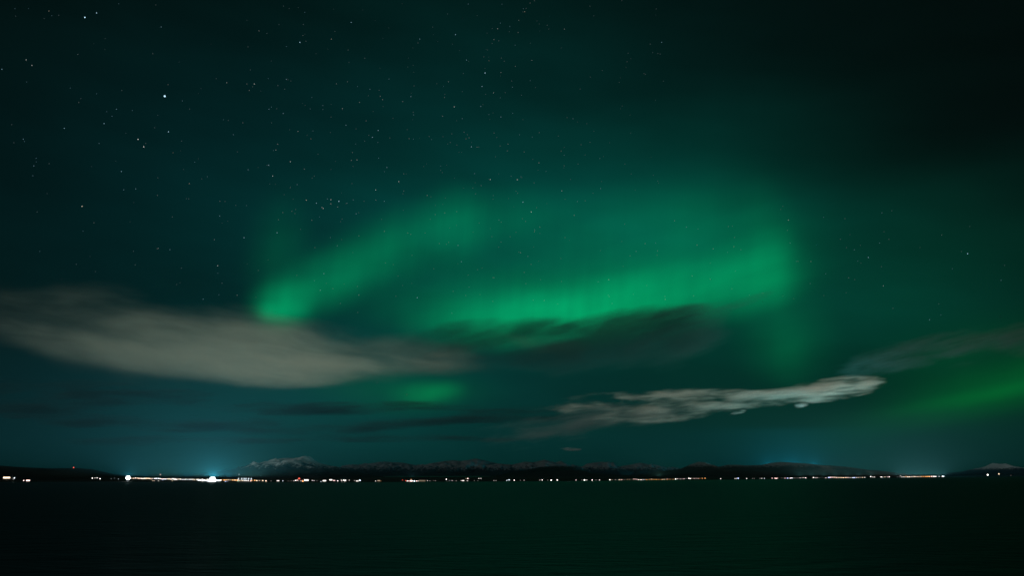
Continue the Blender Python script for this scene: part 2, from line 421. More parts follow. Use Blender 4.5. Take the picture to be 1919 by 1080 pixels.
STARS = []
def S(x0, y0, k, txt):
    for t in txt.split():
        p = t.split(',')
        STARS.append((x0 + float(p[0]) / k, y0 + float(p[1]) / k, float(p[2])))
S(0, 0, 3, "477,96,5 543,71,3 160,46,1 84,47,1 275,60,1.5 291,86,1 330,84,.7 906,150,1.5 147,335,2.5 179,366,2 11,388,1.8 437,305,1 859,300,1 150,460,1 395,494,1 543,526,1 443,576,1 926,540,8 945,475,1 1025,566,1.3 685,508,.8 654,613,1.5 600,627,1 630,653,1.2 744,620,1 585,694,1.8 361,721,2 66,700,.8 131,782,1.5 138,795,1 78,802,.8 947,740,3.5 776,783,3.5 808,825,3 557,806,1.3 819,806,.7 973,858,1 203,890,1.2 204,910,1 190,932,1.7 276,920,.7 185,988,1.2 682,964,1.8 1095,912,1.2 1166,993,.9 1064,1032,1.6 763,1061,1.3 696,1067,1.2 668,19,1 1456,172,1.3 1500,186,.7 1686,237,2.8 1703,198,1 1720,230,.8 1863,218,1.6 1713,68,1 1705,136,.8 1610,260,1 1275,464,1.4 1388,471,1 1430,471,2.2 1402,508,1.2 1610,445,1.4 1508,441,.9 1891,470,1.3 1562,480,.7 1753,547,.9 1512,613,1.6 1526,601,1.3 1592,637,1.6 1815,592,1.2 1815,615,1 1744,611,1 1257,672,1 1365,690,1 1312,757,1.3 1675,738,1.6 1760,736,.9 1748,780,.9 1561,810,1.2 1551,843,1.6 1537,846,1 1633,909,2 1511,929,1.8 1711,950,1.3 1395,954,1.5 1533,990,2.2 1671,1038,1.1 1632,1055,1 1767,990,.7 1066,612,.8 1021,793,.8 870,717,.8")
S(640, 0, 3, "54,124,2 712,21,1.2 902,22,1 1060,15,.9 1030,64,1.6 1022,47,1 1038,45,.8 996,113,1 893,128,1.3 946,147,1 877,160,1.6 993,181,1 641,193,2.4 440,218,1.5 430,240,.8 857,221,1.2 884,228,.7 976,252,1 1253,162,1.3 1800,236,1.4 37,280,.8 131,326,.8 703,336,1.6 829,340,1 800,318,.8 899,325,.8 915,343,.8 1070,338,1.2 978,372,1 807,409,2.6 896,406,1.3 685,412,.8 267,443,1.2 601,459,1.3 573,484,1 790,485,2 33,458,1 90,485,1 160,501,1.2 957,454,.7 961,489,1.2 1061,452,.9 855,521,1.4 218,540,1.3 390,542,1.4 231,559,1.2 344,570,1.3 101,575,1.2 579,547,1 893,549,.9 920,520,.8 1012,534,.8 634,600,2.4 783,598,1.4 5,610,1.5 405,645,1.1 403,630,.8 962,636,1.1 569,653,1.2 679,666,1.2 896,657,1.5 829,643,.9 1301,667,1.1 138,679,1 25,703,1.5 206,733,2 174,771,1.8 153,760,.8 130,793,.8 204,800,.9 80,809,1 380,779,.9 404,782,1 272,775,.8 506,784,.9 620,752,.8 858,747,1 1000,757,1 707,757,.8 717,774,1 700,780,1 1072,770,.9 1112,745,.7 730,825,2 762,827,1 936,810,1.2 892,820,.8 932,848,1 1027,854,1 1235,849,1 1252,872,1 62,857,.9 55,901,1.1 87,899,1.4 208,889,1.2 255,941,1.6 241,965,1 558,934,.9 1110,915,1.3 1452,891,1 1330,922,.8 1347,813,.8 1150,963,.9 350,977,1 748,976,1.1 954,991,.9 1008,993,1 988,1010,2 836,1009,1.8 322,1021,2.2 192,1068,2.4 350,1075,1 785,1043,1 738,1057,.8 1238,1073,1.7 1457,1060,1.1 1252,932,.7 1083,1028,.8 981,1075,.8")
S(0, 340, 3, "461,140,3.2 695,48,1.2 763,43,1.2 885,79,.9 528,233,1 467,280,1 1235,195,1.6 1236,111,.9 1265,113,.8 1386,136,1 1061,98,.7 1372,317,2.2 1206,328,1.2 890,376,1.2 884,379,.9 955,384,1.5 750,393,.9 1558,289,1.8 1566,216,1 1224,475,2 1225,517,1 1248,573,.7 429,467,.9 537,508,.8 223,394,1 1452,501,.8 1231,638,1 1333,641,1.1 1142,663,1.5 1722,105,2.4 1779,122,1.8 1860,103,1.8 1841,99,1.2 1860,126,1.6 1817,152,2 1810,146,1.5 1905,112,2.6 1898,144,1.3 1753,219,1.1 1796,200,1 1641,168,1 1590,175,1 1662,158,.9 1821,519,1.7 1801,613,1.5 1767,559,1 1858,316,1 1896,362,1.3 1770,373,.7 1872,604,.8 1914,687,.8 209,172,.7 1020,488,.8 760,470,.7")
S(640, 340, 3, "482,79,1.1 66,104,1.2 193,105,1.1 241,112,1.6 26,124,1 32,122,1 82,182,1.6 97,307,1 241,281,1.3 373,290,1 389,298,.8 470,290,.8 580,177,1 527,186,.8 648,170,.7 885,218,1.2 898,229,.9 1067,172,2 1086,272,1.2 1085,283,1.3 1115,257,1 1035,225,.8 1020,116,1.8 1326,113,1.1 1308,191,1.2 1370,109,.8 655,360,1.5 602,343,.9 674,452,1.4 1006,401,1.1 1048,422,1.1 1066,467,.8 1027,512,.9 857,542,1 712,527,.8 717,595,1 628,619,.8 97,640,1.3 426,655,2 620,742,1.2 1502,554,1.6 1442,565,1.1 1521,687,1.3 1500,640,1 1505,648,.9 1820,664,1.2 1818,648,.8 1707,350,1 1766,346,1 1656,394,1.1 1623,419,.9 1776,391,1 1873,222,1 1592,240,.8 853,80,1 785,24,.9 990,66,.8 754,70,.8 91,738,.7 850,675,.7 1140,670,1 1215,690,.8 1078,668,.9")
S(1280, 340, 3, "19,257,1.2 84,268,1 255,254,.9 290,315,.9 79,358,1.2 170,380,1.3 251,399,1 286,367,1 325,385,.8 592,218,1.4 790,201,1 1118,177,1.3 602,347,1.1 963,385,1.2 1105,347,1.2 1042,428,1.8 1454,302,1.3 1600,407,2.8 1565,395,.8 1514,492,1 637,450,1 646,450,.9 719,451,1.1 982,449,1 801,521,1.3 931,543,1 965,553,.9 715,575,1 1126,588,1.4 1788,557,1.3 1386,779,1.7 1450,752,1 1438,690,.8 1785,763,.8 1157,326,.7 1130,283,.7 885,325,.7 51,533,1.3 154,550,1.3 295,505,.8 60,645,1 107,706,1 373,640,1 587,275,.8 1115,480,.8 1180,715,.7")
S(0, 600, 2, "1131,249,1.5 1182,251,.8 1525,281,1.3 1413,236,.7")

STAR_Y = 210000.0
star_cols = {'white': (1.0, 0.97, 0.92), 'blue': (0.5, 0.8, 1.0), 'warm': (1.0, 0.82, 0.62)}
star_meshes = {}
def star_mesh(c, lvl):
    if (c, lvl) not in star_meshes:
        bm = bmesh.new(); bmesh.ops.create_icosphere(bm, subdivisions=2, radius=1.0)
        me = bm_mesh('star', bm); me.materials.append(glow_mat('starlight', star_cols[c], lvl))
        star_meshes[(c, lvl)] = me
    return star_meshes[(c, lvl)]
def star_look(b):
    if b >= 7: return 1.75, 1.5
    if b >= 4: return 0.95, 1.8
    if b >= 2.6: return 0.68, 1.1
    if b >= 1.8: return 0.58, 0.65
    if b >= 1.35: return 0.52, 0.42
    if b >= 1.05: return 0.48, 0.3
    return 0.45, 0.24
STARS.sort(key=lambda s: -s[2])
UNIQUE = {
    (308.7, 180): 'by far the brightest star, blue-white, alone in the upper left sky',
    (159, 32): 'second brightest blue-white star near the top left corner',
    (181, 23.7): 'white star close to the right of the second brightest star',
    (153.7, 386.7): 'lone bright white star at the left, above the cloud bank',
    (1813.3, 475.7): 'brightest star in the dark green sky at the far right',
    (315.7, 246.7): 'white star below the brightest star, upper right one of a bright trio',
    (258.7, 261): 'white star below the brightest star, leftmost of a bright trio',
    (269.3, 275): 'white star below the brightest star, lowest of a bright trio',
    (562, 79): 'white star alone in the upper middle left, beside two tiny faint ones',
}
def star_label(x, y):
    for (ux, uy), l in UNIQUE.items():
        if abs(ux - x) < 2 and abs(uy - y) < 2: return l, 'bright stars'
    if 570 < x < 655 and 365 < y < 400: return 'small star in the tight cluster above the aurora arm', 'stars of the tight cluster'
    if y > 400 and x > 1465: return 'small star in the dark green sky to the right of the aurora', 'stars right of the aurora'
    if y > 470 and x > 640 and y < 620: return 'small star shining through the brightest aurora band', 'stars in the brightest aurora'
    if y > 400 and x > 640: return 'small star in the green glow between aurora arm and brightest band', 'stars in the green glow'
    if y > 400: return 'small star in the dark sky above the left cloud bank', 'stars above the left cloud bank'
    if x < 480: return 'small star in the dark sky around the brightest star', 'stars in the upper left sky'
    if x < 820: return 'small star in the dark teal sky between the brightest star and the star-rich band', 'stars left of the star-rich band'
    return 'small star in the star-rich band rising from the aurora to the top edge', 'stars of the star-rich band'
N_IND = 285
rest = STARS[N_IND:]
for (x, y, b) in STARS[:N_IND]:
    r, lv = star_look(b)
    c = 'blue' if (b >= 4 or random.random() < .55) else ('warm' if random.random() < .10 else 'white')
    o = bpy.data.objects.new('star', star_mesh(c, lv)); col.objects.link(o)
    o.location = at(x, y, STAR_Y); k = px_size(y, STAR_Y) * r; o.scale = (k, k, k)
    l, g = star_label(x, y)
    tag(o, l, 'star', g)
# the countless faintest stars in one object
bm = bmesh.new()
faint = [(x, y, .6) for x, y, b in rest]
for i in range(330):
    x = random.gauss(880, 280) if random.random() < .7 else random.uniform(0, 1900)
    y = random.uniform(0, 560)
    if x > 1250 and y < 380: continue
    faint.append((x, y, random.uniform(.35, .6)))
for (x, y, r) in faint:
    bmesh.ops.create_icosphere(bm, subdivisions=1, radius=px_size(y, STAR_Y) * r, matrix=Matrix.Translation(at(x, y, STAR_Y)))
tag(mesh_obj('faint_stars', bm_mesh('faint_stars', bm), [glow_mat('faint_starlight', (0.85, 0.95, 1.0), 0.13)]),
    'countless faint pinprick stars scattered over the dark sky', 'stars', kind='stuff')

# ---------------------------------------------------------------- lamps and houses of the towns
metal, _, _ = principled('lamp_metal', (0.08, 0.085, 0.09), 0.5, 0.4)
wall_mat, _, _ = principled('house_wall', (0.18, 0.16, 0.14), 0.9, 0.2)
roof_mat, _, _ = principled('house_roof', (0.03, 0.03, 0.035), 0.8, 0.2)
COL = {'white': (1.0, 0.93, 0.86), 'cool': (0.78, 0.92, 1.0), 'blue': (0.5, 0.62, 1.0), 'warm': (1.0, 0.78, 0.52), 'orange': (1.0, 0.48, 0.16),
       'pink': (1.0, 0.68, 0.62), 'red': (1.0, 0.12, 0.08), 'green': (0.35, 1.0, 0.55)}
LEVEL = {3: 3.4, 2: 1.5, 1: 0.55, 0: 0.22}
glow_cache, lamp_cache, house_cache = {}, {}, {}
def glow(c, lv):
    if (c, lv) not in glow_cache: glow_cache[(c, lv)] = glow_mat('lamp_glow', COL[c], LEVEL[lv])
    return glow_cache[(c, lv)]

def cyl(bm, p, q, r0, r1, seg=8, mi=0):
    p, q = Vector(p), Vector(q); d = q - p
    M = Matrix.Translation((p + q) / 2) @ d.to_track_quat('Z', 'Y').to_matrix().to_4x4()
    ret = bmesh.ops.create_cone(bm, cap_ends=True, segments=seg, radius1=r0, radius2=r1, depth=d.length, matrix=M)
    for f in {f for v in ret['verts'] for f in v.link_faces}: f.material_index = mi

def blob(bm, c, s, mi, sub=2):
    ret = bmesh.ops.create_icosphere(bm, subdivisions=sub, radius=1.0, matrix=Matrix.Translation(c) @ Matrix.Diagonal((*s, 1)))
    for f in {f for v in ret['verts'] for f in v.link_faces}: f.material_index = mi; f.smooth = True

def box(bm, c, s, mi=0):
    ret = bmesh.ops.create_cube(bm, size=1.0, matrix=Matrix.Translation(c) @ Matrix.Diagonal((*s, 1)))
    for f in {f for v in ret['verts'] for f in v.link_faces}: f.material_index = mi

def lamp_mesh(c, lv):
    """Street lamp, origin at the middle of its glowing globe (radius 1), post below, hood above."""
    k = (c, lv)
    if k not in lamp_cache:
        bm = bmesh.new()
        cyl(bm, (0, .9, -6.5), (0, .9, .9), .16, .09)
        cyl(bm, (0, .9, .9), (0, 0, 1.12), .09, .08)
        blob(bm, (0, 0, 0), (1, .8, .9), 1)
        cyl(bm, (0, 0, .86), (0, 0, 1.14), .62, .2, 10)
        me = bm_mesh('street_lamp', bm); me.materials.append(metal); me.materials.append(glow(c, lv))
        lamp_cache[k] = me
    return lamp_cache[k]

def place_Y(px, py, hgt):
    """Depth at which a light at this height over the coast is seen at (px, py)."""
    s = shore_y(px)
    dep = -ray(px, py).z / ray(px, py).y
    lo, hi = s + 25, s * 1.12
    Y = (H - 1.8 - hgt) / dep if dep > 1e-5 else hi
    return min(max(Y, lo), hi)

def street_lamp(px, py, c, lv, r, label, group):
    Y = place_Y(px, py, 6)
    o = bpy.data.objects.new('street_lamp', lamp_mesh(c, lv)); col.objects.link(o)
    o.location = at(px, py, Y)
    k = r * .62 * px_size(py, Y); o.scale = (k, k, k)  # globe enlarged beyond a real lamp head to imitate glare
    o.rotation_euler = (0, 0, random.uniform(-.6, .6))
    return tag(o, label, 'street lamp', group)

def house(px, py, c, lv, w, label, group):
    """House seen broadside with a lit window band; w is its lit width in photograph pixels."""
    Y = place_Y(px, py, 3); u = px_size(py, Y); W = w * u; hh = min(W * .55, 9.0); d = W * .7
    p = at(px, py, Y)
    root = bpy.data.objects.new('house', None); col.objects.link(root)
    root.location = (p.x, p.y, p.z - hh * .5)
    bm = bmesh.new(); box(bm, (0, d / 2, hh / 2 - 1.5), (W * 1.1, d, hh + 3))
    mesh_obj('wall', bm_mesh('wall', bm), [wall_mat], root)
    bm = bmesh.new()
    x, y0, y1, z0, z1 = W * .6, -.6, d + .6, hh + .02, hh + d * .3
    vs = [bm.verts.new(v) for v in ((-x, y0, z0), (x, y0, z0), (x, y1, z0), (-x, y1, z0), (-x, d / 2, z1), (x, d / 2, z1))]
    for f in ((0, 1, 5, 4), (2, 3, 4, 5), (0, 4, 3), (1, 2, 5), (3, 2, 1, 0)): bm.faces.new([vs[i] for i in f])
    mesh_obj('roof', bm_mesh('roof', bm), [roof_mat], root)
    n = max(2, int(round(W / 4.0)))
    for i in range(n):
        bm = bmesh.new()
        box(bm, (-W / 2 + W * (i + .5) / n, -.12, hh * .5), (W / n * .86, .2, max(hh * .5, 1.5 * u)))
        mesh_obj('window', bm_mesh('window', bm), [glow(c, lv)], root)
    return tag(root, label, 'house', group)

def town_light(px, py, c, watts, up=True, back=30):
    """The light a lamp cluster throws on cloud, haze and snow."""
    l = bpy.data.lights.new('town_light', 'SPOT' if up else 'POINT'); l.energy = watts; l.color = c
    l.shadow_soft_size = 3.0
    if up: l.spot_size = R(177); l.spot_blend = 0.12
    o = bpy.data.objects.new('town_light', l); col.objects.link(o)
    Y = place_Y(px, py, 9)
    p = at(px, py, Y + back); o.location = (p.x, p.y, max(p.z, 10) + 6)
    if up: o.rotation_euler = (R(180) - R(4), 0, 0)      # thrown up and slightly inland
    return o

exec_lights = []
def L(group_label, group, items, cat='street lamp'):
    items = sorted(items, key=lambda t: t[0])
    for it in items:
        street_lamp(it[0], it[1], it[2], it[3], it[4], group_label if len(it) < 6 else it[5], group)

def row(x0, x1, ya, yb, step, colours, r=(.8, 1.2), lv=(2, 3), jit=.5):
    x = x0; outp = []
    while x < x1:
        t = (x - x0) / (x1 - x0)
        outp.append((x, ya + (yb - ya) * t + random.uniform(-jit, jit), random.choice(colours), random.choice(lv), random.uniform(*r) * 1.25))
        x += step * 1.75 * random.uniform(.7, 1.3)
    return outp

ORD = ['leftmost'] + [w + '-from-left' for w in ('second', 'third', 'fourth', 'fifth', 'sixth', 'seventh', 'eighth', 'ninth')]
NUM = {1: 'one', 2: 'two', 3: 'three', 4: 'four', 5: 'five', 6: 'six', 7: 'seven', 8: 'eight', 9: 'nine'}
def cluster(desc, group, items):
    """A short run of lamps one can count: each gets its own place in the run."""
    items = sorted(items, key=lambda t: t[0]); n = len(items)
    for i, it in enumerate(items):
        o = 'rightmost' if (i == n - 1 and n > 1) else ORD[i]
        lab = f'{o} of the {NUM[n]} {desc}' if n > 1 else desc
        street_lamp(*it, lab, group)

# left shore under the dark hill
house(12.5, 896, 'warm', 3, 13, 'wide house with warm lit windows at the left end of the shore', 'lit houses along the shore')
house(52.5, 901.3, 'pink', 3, 7, 'low house with pinkish lit windows at the water under the dark left hill', 'lit houses along the shore')
cluster('whitish lamps beside the warm lit house under the left hill', 'lamps under the left hill', [(27, 896.5, 'cool', 3, 1.5), (25, 898.7, 'white', 1, 1.3), (44.5, 901.3, 'pink', 3, 1.4)])
cluster('white lamps in the row at the dark left hill foot', 'lamps under the left hill',
        [(173, 897, 'white', 3, 1.6), (178, 896.5, 'white', 2, 1.1), (182, 896.5, 'white', 3, 1.1), (187.5, 898, 'white', 3, 1.5)])
cluster('dim bluish lamps between the left hill and the first floodlight', 'lamps under the left hill',
        [(208.5, 898, 'cool', 0, 1.2), (214.5, 897, 'cool', 0, 1.1), (222, 898.5, 'cool', 1, 1.2)])

# the two dazzling floodlight masts
def floodlight_mast(px, py, r, label, watts):
    Y = place_Y(px, py, 14); u = px_size(py, Y); p = at(px, py, Y)
    root = bpy.data.objects.new('floodlight_mast', None); col.objects.link(root); root.location = (p.x, p.y, 1.5)
    hz = p.z - 1.5
    bm = bmesh.new(); cyl(bm, (0, 1.2, -2), (0, 1.2, hz + r * u), .6, .35, 10)
    mesh_obj('pole', bm_mesh('pole', bm), [metal], root)
    bm = bmesh.new()
    for k in (-1, 0, 1): box(bm, (0, .6, hz + k * r * u * .6), (r * u * 1.9, .3, .3))
    mesh_obj('head_frame', bm_mesh('head_frame', bm), [metal], root)
    g = glow_mat('floodlight_glow', (0.86, 0.96, 1.0), 5.0)
    n = 5
    for i in range(n):
        for k in (-1, 0, 1):
            if abs(i - 2) + abs(k) > 2: continue
            bm = bmesh.new(); blob(bm, ((i - 2) * r * u * .42, 0, hz + k * r * u * .6), (r * u * .36, r * u * .25, r * u * .36), 0)
            mesh_obj('floodlight', bm_mesh('floodlight', bm), [g], root)
    town_light(px, py, (0.36, 0.93, 1.0), watts, True, 60)
    return tag(root, label, 'floodlight', 'dazzling floodlight masts in the left town')
floodlight_mast(240, 896.3, 4.0, 'dazzling white floodlight mast at the left end of the town lights', 1e7)
floodlight_mast(398, 901, 6.4, 'brightest bluish white floodlight mast amid the dense town lights', 4.0e7)

TG = 'white and warm lamp crowded in the dense town row between the two floodlights'
W4 = ['white', 'white', 'warm', 'white', 'cool']
L(TG, 'dense town row between the floodlights', row(247, 392, 896.8, 900.6, 2.1, W4 + ['warm'], (.9, 1.5), (2, 3, 3), .6))
L('white lamp standing in the upper edge of the dense town row', 'upper edge of the dense town row', row(300, 392, 897.8, 898.7, 4.5, W4, (.8, 1.3), (2, 3), .5))
cluster('lamps at the waterline below the dense town row', 'waterline lamps of the left town',
        [(286, 901.5, 'warm', 2, 1.2), (289, 902, 'pink', 2, 1.0), (297, 902, 'white', 2, 1.3), (305, 900, 'blue', 3, 1.3), (323, 902, 'warm', 2, 1.4), (379, 902.5, 'white', 3, 1.2)])
L('white lamp in the glare close around the brightest floodlight', 'lamps around the brightest floodlight', row(372, 416, 901.2, 901.5, 2.4, ['white', 'cool', 'cool'], (1.3, 1.9), (3,), .6))
L('orange lamp in the bright orange row right of the brightest floodlight', 'orange row of the left town', row(415, 446, 900, 900.9, 2.2, ['orange', 'orange', 'warm'], (1.0, 1.4), (2, 3), .4))
L('warm white lamp in the low row under the tall harbour masts', 'row under the harbour masts', row(446, 472, 901.6, 902, 2.3, ['warm', 'white', 'pink', 'warm'], (1.0, 1.5), (2, 3), .4))
L('orange lamp in the thinning row right of the harbour masts', 'thinning orange row', row(472, 502, 901, 902, 2.9, ['orange', 'warm', 'warm'], (.9, 1.4), (2, 3), .3))
cluster('bluish lamps at the waterline right of the brightest floodlight', 'waterline lamps of the left town', [(422.5, 903, 'blue', 3, 1.1), (426, 902.6, 'blue', 2, .9), (446, 902.6, 'green', 2, 1.2)])

def harbour_mast(px, py, i):
    Y = place_Y(px, 901.5, 6); u = px_size(py, Y); p = at(px, py, Y)
    root = bpy.data.objects.new('harbour_mast', None); col.objects.link(root); root.location = (p.x, p.y, 1.5)
    hz = p.z - 1.5
    bm = bmesh.new(); cyl(bm, (0, .8, -2), (0, .8, hz + 1.5 * u), .5, .25)
    mesh_obj('pole', bm_mesh('pole', bm), [metal], root)
    bm = bmesh.new(); blob(bm, (0, 0, hz + .5 * u), (.8 * u, .7 * u, 1.5 * u), 0); blob(bm, (-.6 * u, 0, hz - .8 * u), (.6 * u, .5 * u, 1.1 * u), 0)
    mesh_obj('lamp_head', bm_mesh('lamp_head', bm), [glow('cool', 2)], root)
    tag(root, f'{"rightmost" if i == 5 else ORD[i]} of the six tall bluish white harbour masts', 'light mast', 'tall harbour masts')
for i, x in enumerate((447, 453, 457.7, 461, 466, 471)): harbour_mast(x, 898.4, i)

def beacon(px, py, Y, r, c, lv, label, group='red warning beacons'):
    p = at(px, py, Y); u = px_size(py, Y)
    root = bpy.data.objects.new('beacon_mast', None); col.objects.link(root); root.location = (p.x, p.y, p.z - 14)
    bm = bmesh.new()
    for a in (0, 2.1, 4.2): cyl(bm, (1.6 * math.cos(a), 1.6 * math.sin(a), -6), (.25 * math.cos(a), .25 * math.sin(a), 14), .18, .12, 6)
    mesh_obj('lattice_mast', bm_mesh('lattice_mast', bm), [metal], root)
    bm = bmesh.new(); blob(bm, (0, 0, 14), (r * u, r * u, r * u * 1.1), 0)
    mesh_obj('beacon_lamp', bm_mesh('beacon_lamp', bm), [glow(c, lv)], root)
    tag(root, label, 'beacon', group)
beacon(138, 877, 4300, 1.0, 'red', 2, 'small red beacon on top of the dark left hill')
beacon(300.5, 890.3, 4300, 1.2, 'pink', 1, 'pinkish beacon hanging above the dense town row')
beacon(448, 890, 4300, 1.1, 'cool', 0, 'faint pale beacon above the harbour masts')
beacon(560.7, 898.2, 3900, 1.9, 'red', 2, 'red beacon standing above the lit houses under the snowy mountain')
beacon(754.3, 900.7, 3300, 1.0, 'red', 1, 'lone red beacon left of the pink and white quay lights')

# the shore below the snowy mountain
cluster('lamps spaced out at the right end of the left town', 'spaced lamps right of the left town', [(508, 902, 'white', 0, 1.3), (530, 902, 'cool', 2, 1.3), (540, 902.2, 'white', 0, 1.1), (546, 902, 'white', 0, 1.2)])
house(521, 901.8, 'white', 2, 5, 'small white lit house standing alone below the snowy mountain', 'lit houses along the shore')
cluster('white lamps around the red beacon under the snowy mountain', 'lamps by the red beacon',
        [(551, 902, 'white', 2, 1.2), (554.3, 901.1, 'white', 3, 1.4), (557.2, 900.8, 'pink', 3, 1.2), (559.5, 902.2, 'white', 1, 1.1), (564, 902, 'white', 2, 1.2)])
cluster('red-orange lamps right of the red beacon', 'lamps by the red beacon', [(567.6, 902.7, 'orange', 3, 1.7), (567, 901, 'red', 2, 1.3)])
house(574, 900.8, 'white', 3, 8, 'long house with white lit windows just right of the red-orange lamp', 'lit houses along the shore')
cluster('white lamps between the long lit house and the next house', 'spaced lamps under the snowy mountain', [(585, 901.3, 'white', 2, 1.2), (588.5, 901.5, 'white', 2, 1.2), (594, 901.7, 'white', 0, 1.1), (601.5, 903.3, 'cool', 2, 1.1)])
house(608, 901.7, 'white', 3, 6, 'white lit house at the waterline right of the lone bluish lamp', 'lit houses along the shore')
house(620, 900.2, 'white', 3, 5, 'white lit house standing higher than its neighbours below the mountain foot', 'lit houses along the shore')
house(626, 901.3, 'pink', 2, 4, 'pinkish lit house between two white lit houses', 'lit houses along the shore')
cluster('white lamp between the pinkish lit house and the lamp cluster', 'spaced lamps under the snowy mountain', [(633, 902, 'white', 3, 1.3)])
cluster('white lamps in the tight cluster below the mountain foot', 'tight lamp cluster', [(639.6, 900.2, 'white', 2, 1.1), (640.2, 902.2, 'white', 2, 1.1), (642.6, 901.2, 'white', 2, 1.1), (644.4, 900.5, 'white', 3, 1.4), (645.6, 902, 'white', 3, 1.2), (647.6, 900.8, 'white', 3, 1.3), (648, 902.2, 'white', 2, 1)])
cluster('small white lamps right of the tight cluster', 'spaced lamps under the snowy mountain', [(654.5, 900.7, 'white', 2, 1.1), (664, 901.5, 'white', 1, 1.1)])
house(669.5, 902.3, 'white', 2, 5, 'low flat lit house at the water at the end of the row', 'lit houses along the shore')
house(674, 901, 'cool', 3, 3.5, 'bluish white lit house at the right end of the row', 'lit houses along the shore')
cluster('lamps beside the lone warm house on the dark middle shore', 'lamps on the middle shore', [(704, 902.3, 'white', 2, 1.2), (713.7, 902.3, 'orange', 0, 1.3)])
house(709.8, 901.7, 'warm', 1, 5, 'lone warm lit house on the dark middle shore', 'lit houses along the shore')

# pink and white quay lights
cluster('pink and white quay lights', 'pink and white quay lights', [(760.5, 901.6, 'red', 2, 1.4), (763.2, 902.2, 'white', 3, 1.3), (766.4, 902.2, 'pink', 3, 1.4), (770.5, 901.9, 'pink', 3, 2.6),
        (773.6, 902.2, 'white', 3, 1.3), (776.7, 902.3, 'cool', 3, 2.1), (781, 902.2, 'pink', 3, 1.4), (783.6, 902.2, 'white', 2, 1.1)])
beacon(770.5, 899.4, 3600, 1.5, 'orange', 0, 'dim orange glow over the brightest pink quay light')  # ball on a mast added for the glow above that light
house(791, 902, 'warm', 0, 12, 'long dim shed lit faintly right of the quay lights', 'lit houses along the shore')
cluster('small lamps right of the dim long shed', 'lamps on the middle shore', [(801, 901.6, 'white', 2, 1.1), (805.7, 902, 'white', 1, 1.0), (812.5, 901.5, 'white', 0, 1), (816, 901.7, 'white', 1, 1.1)])
cluster('lamps standing above the waterline on the slope of the middle shore', 'slope lamps of the middle shore', [(836.5, 899, 'white', 3, 1.5), (876.6, 897.7, 'pink', 3, 1.6), (873.5, 897.7, 'warm', 1, 1.1), (897.5, 897.6, 'white', 2, 1.2), (901.3, 897.5, 'white', 2, 1.1)])
cluster('waterline lamps below the slope lamps of the middle shore', 'waterline lamps of the middle shore',
        [(842, 901.3, 'cool', 1, 1.1), (847.3, 901.5, 'white', 2, 1.1), (855, 901.7, 'white', 1, 1.1), (864.5, 901.7, 'white', 2, 1.1), (874.5, 901.8, 'white', 1, 1), (876.4, 901.8, 'white', 2, 1), (889, 901.5, 'white', 0, 1.2), (895.5, 901.6, 'white', 0, 1.1)])
house(868, 901.5, 'white', 2, 4, 'small white lit house at the waterline below the warm slope lamp', 'lit houses along the shore')
cluster('pale lamps at the waterline in the centre of the far shore', 'lamps of the central shore', [(925.5, 901.5, 'white', 1, 1.3), (929.5, 901.5, 'white', 1, 1.2)])
cluster('bluish lamps in the short rising group on the central shore', 'lamps of the central shore', [(949.5, 901.3, 'cool', 2, 1.2), (951.6, 900.6, 'cool', 2, 1), (954.1, 900.2, 'cool', 3, 1.3), (956.6, 900.7, 'cool', 0, 1)])
cluster('lamps right of the short rising group', 'lamps of the central shore', [(963.7, 900.8, 'white', 3, 1.4), (975.3, 901, 'white', 0, 1.2), (982.2, 900.9, 'white', 1, 1.3)])
cluster('lamps in the group left of the dark gap', 'lamps of the central shore', [(1011.3, 900.5, 'white', 1, 1.2), (1014, 900.4, 'white', 1, 1), (1016.2, 900.5, 'white', 3, 1.2), (1026.5, 900.7, 'white', 0, 1.2), (1033, 900.7, 'white', 3, 1.9), (1044.3, 900.5, 'white', 3, 1.7)])
cluster('lamps in the group right of the dark gap', 'lamps right of the dark gap', [(1079.5, 900.6, 'white', 2, 1.2), (1090.4, 900.4, 'white', 0, 1.2), (1095.3, 900.4, 'white', 3, 2.2), (1099.6, 900.4, 'white', 2, 1.1), (1109.8, 900.5, 'white', 3, 1.4), (1116, 900.3, 'white', 0, 1), (1118.2, 900.3, 'white', 0, 1), (1123.5, 900.5, 'white', 2, 1.4)])

# the long straight row with its orange stretch
cluster('bright white lamp that begins the long straight row', 'long straight row', [(1142.8, 900.1, 'white', 3, 1.5)])
L('small warm or pinkish lamp in the first stretch of the long straight row', 'first stretch of the long straight row', row(1147, 1160, 899.8, 900, 3.2, ['white', 'warm'], (.9, 1.1), (0, 1), .15) + row(1161, 1168, 900, 900, 2.4, ['warm', 'pink'], (1.1, 1.3), (2,), .15) + row(1170, 1183, 899.6, 899.4, 3, ['pink', 'warm'], (.8, 1), (0, 1), .2))
cluster('pinkish white lamps just left of the orange stretch', 'lamps left of the orange stretch', [(1187.5, 898.6, 'pink', 2, 1.2), (1190, 898.6, 'pink', 2, 1.2), (1193.5, 899, 'pink', 2, 1.2), (1196.5, 900, 'white', 3, 1.2), (1201.3, 900, 'white', 3, 1.5), (1206.5, 899.7, 'cool', 2, 1.3), (1210, 899.2, 'warm', 1, 1.0)])
L('orange lamp in the long orange stretch of the straight row', 'orange stretch of the straight row', row(1212, 1263, 899.8, 899.2, 2.5, ['orange'], (1.0, 1.3), (1, 1, 2), .25))
cluster('brighter warm lamps standing out of the orange stretch', 'bright lamps in the orange stretch', [(1221, 898.7, 'warm', 2, 1.4), (1241.5, 899.5, 'warm', 2, 1.3), (1244.6, 899.4, 'warm', 2, 1.3), (1250.3, 898.3, 'pink', 2, 1.1)])
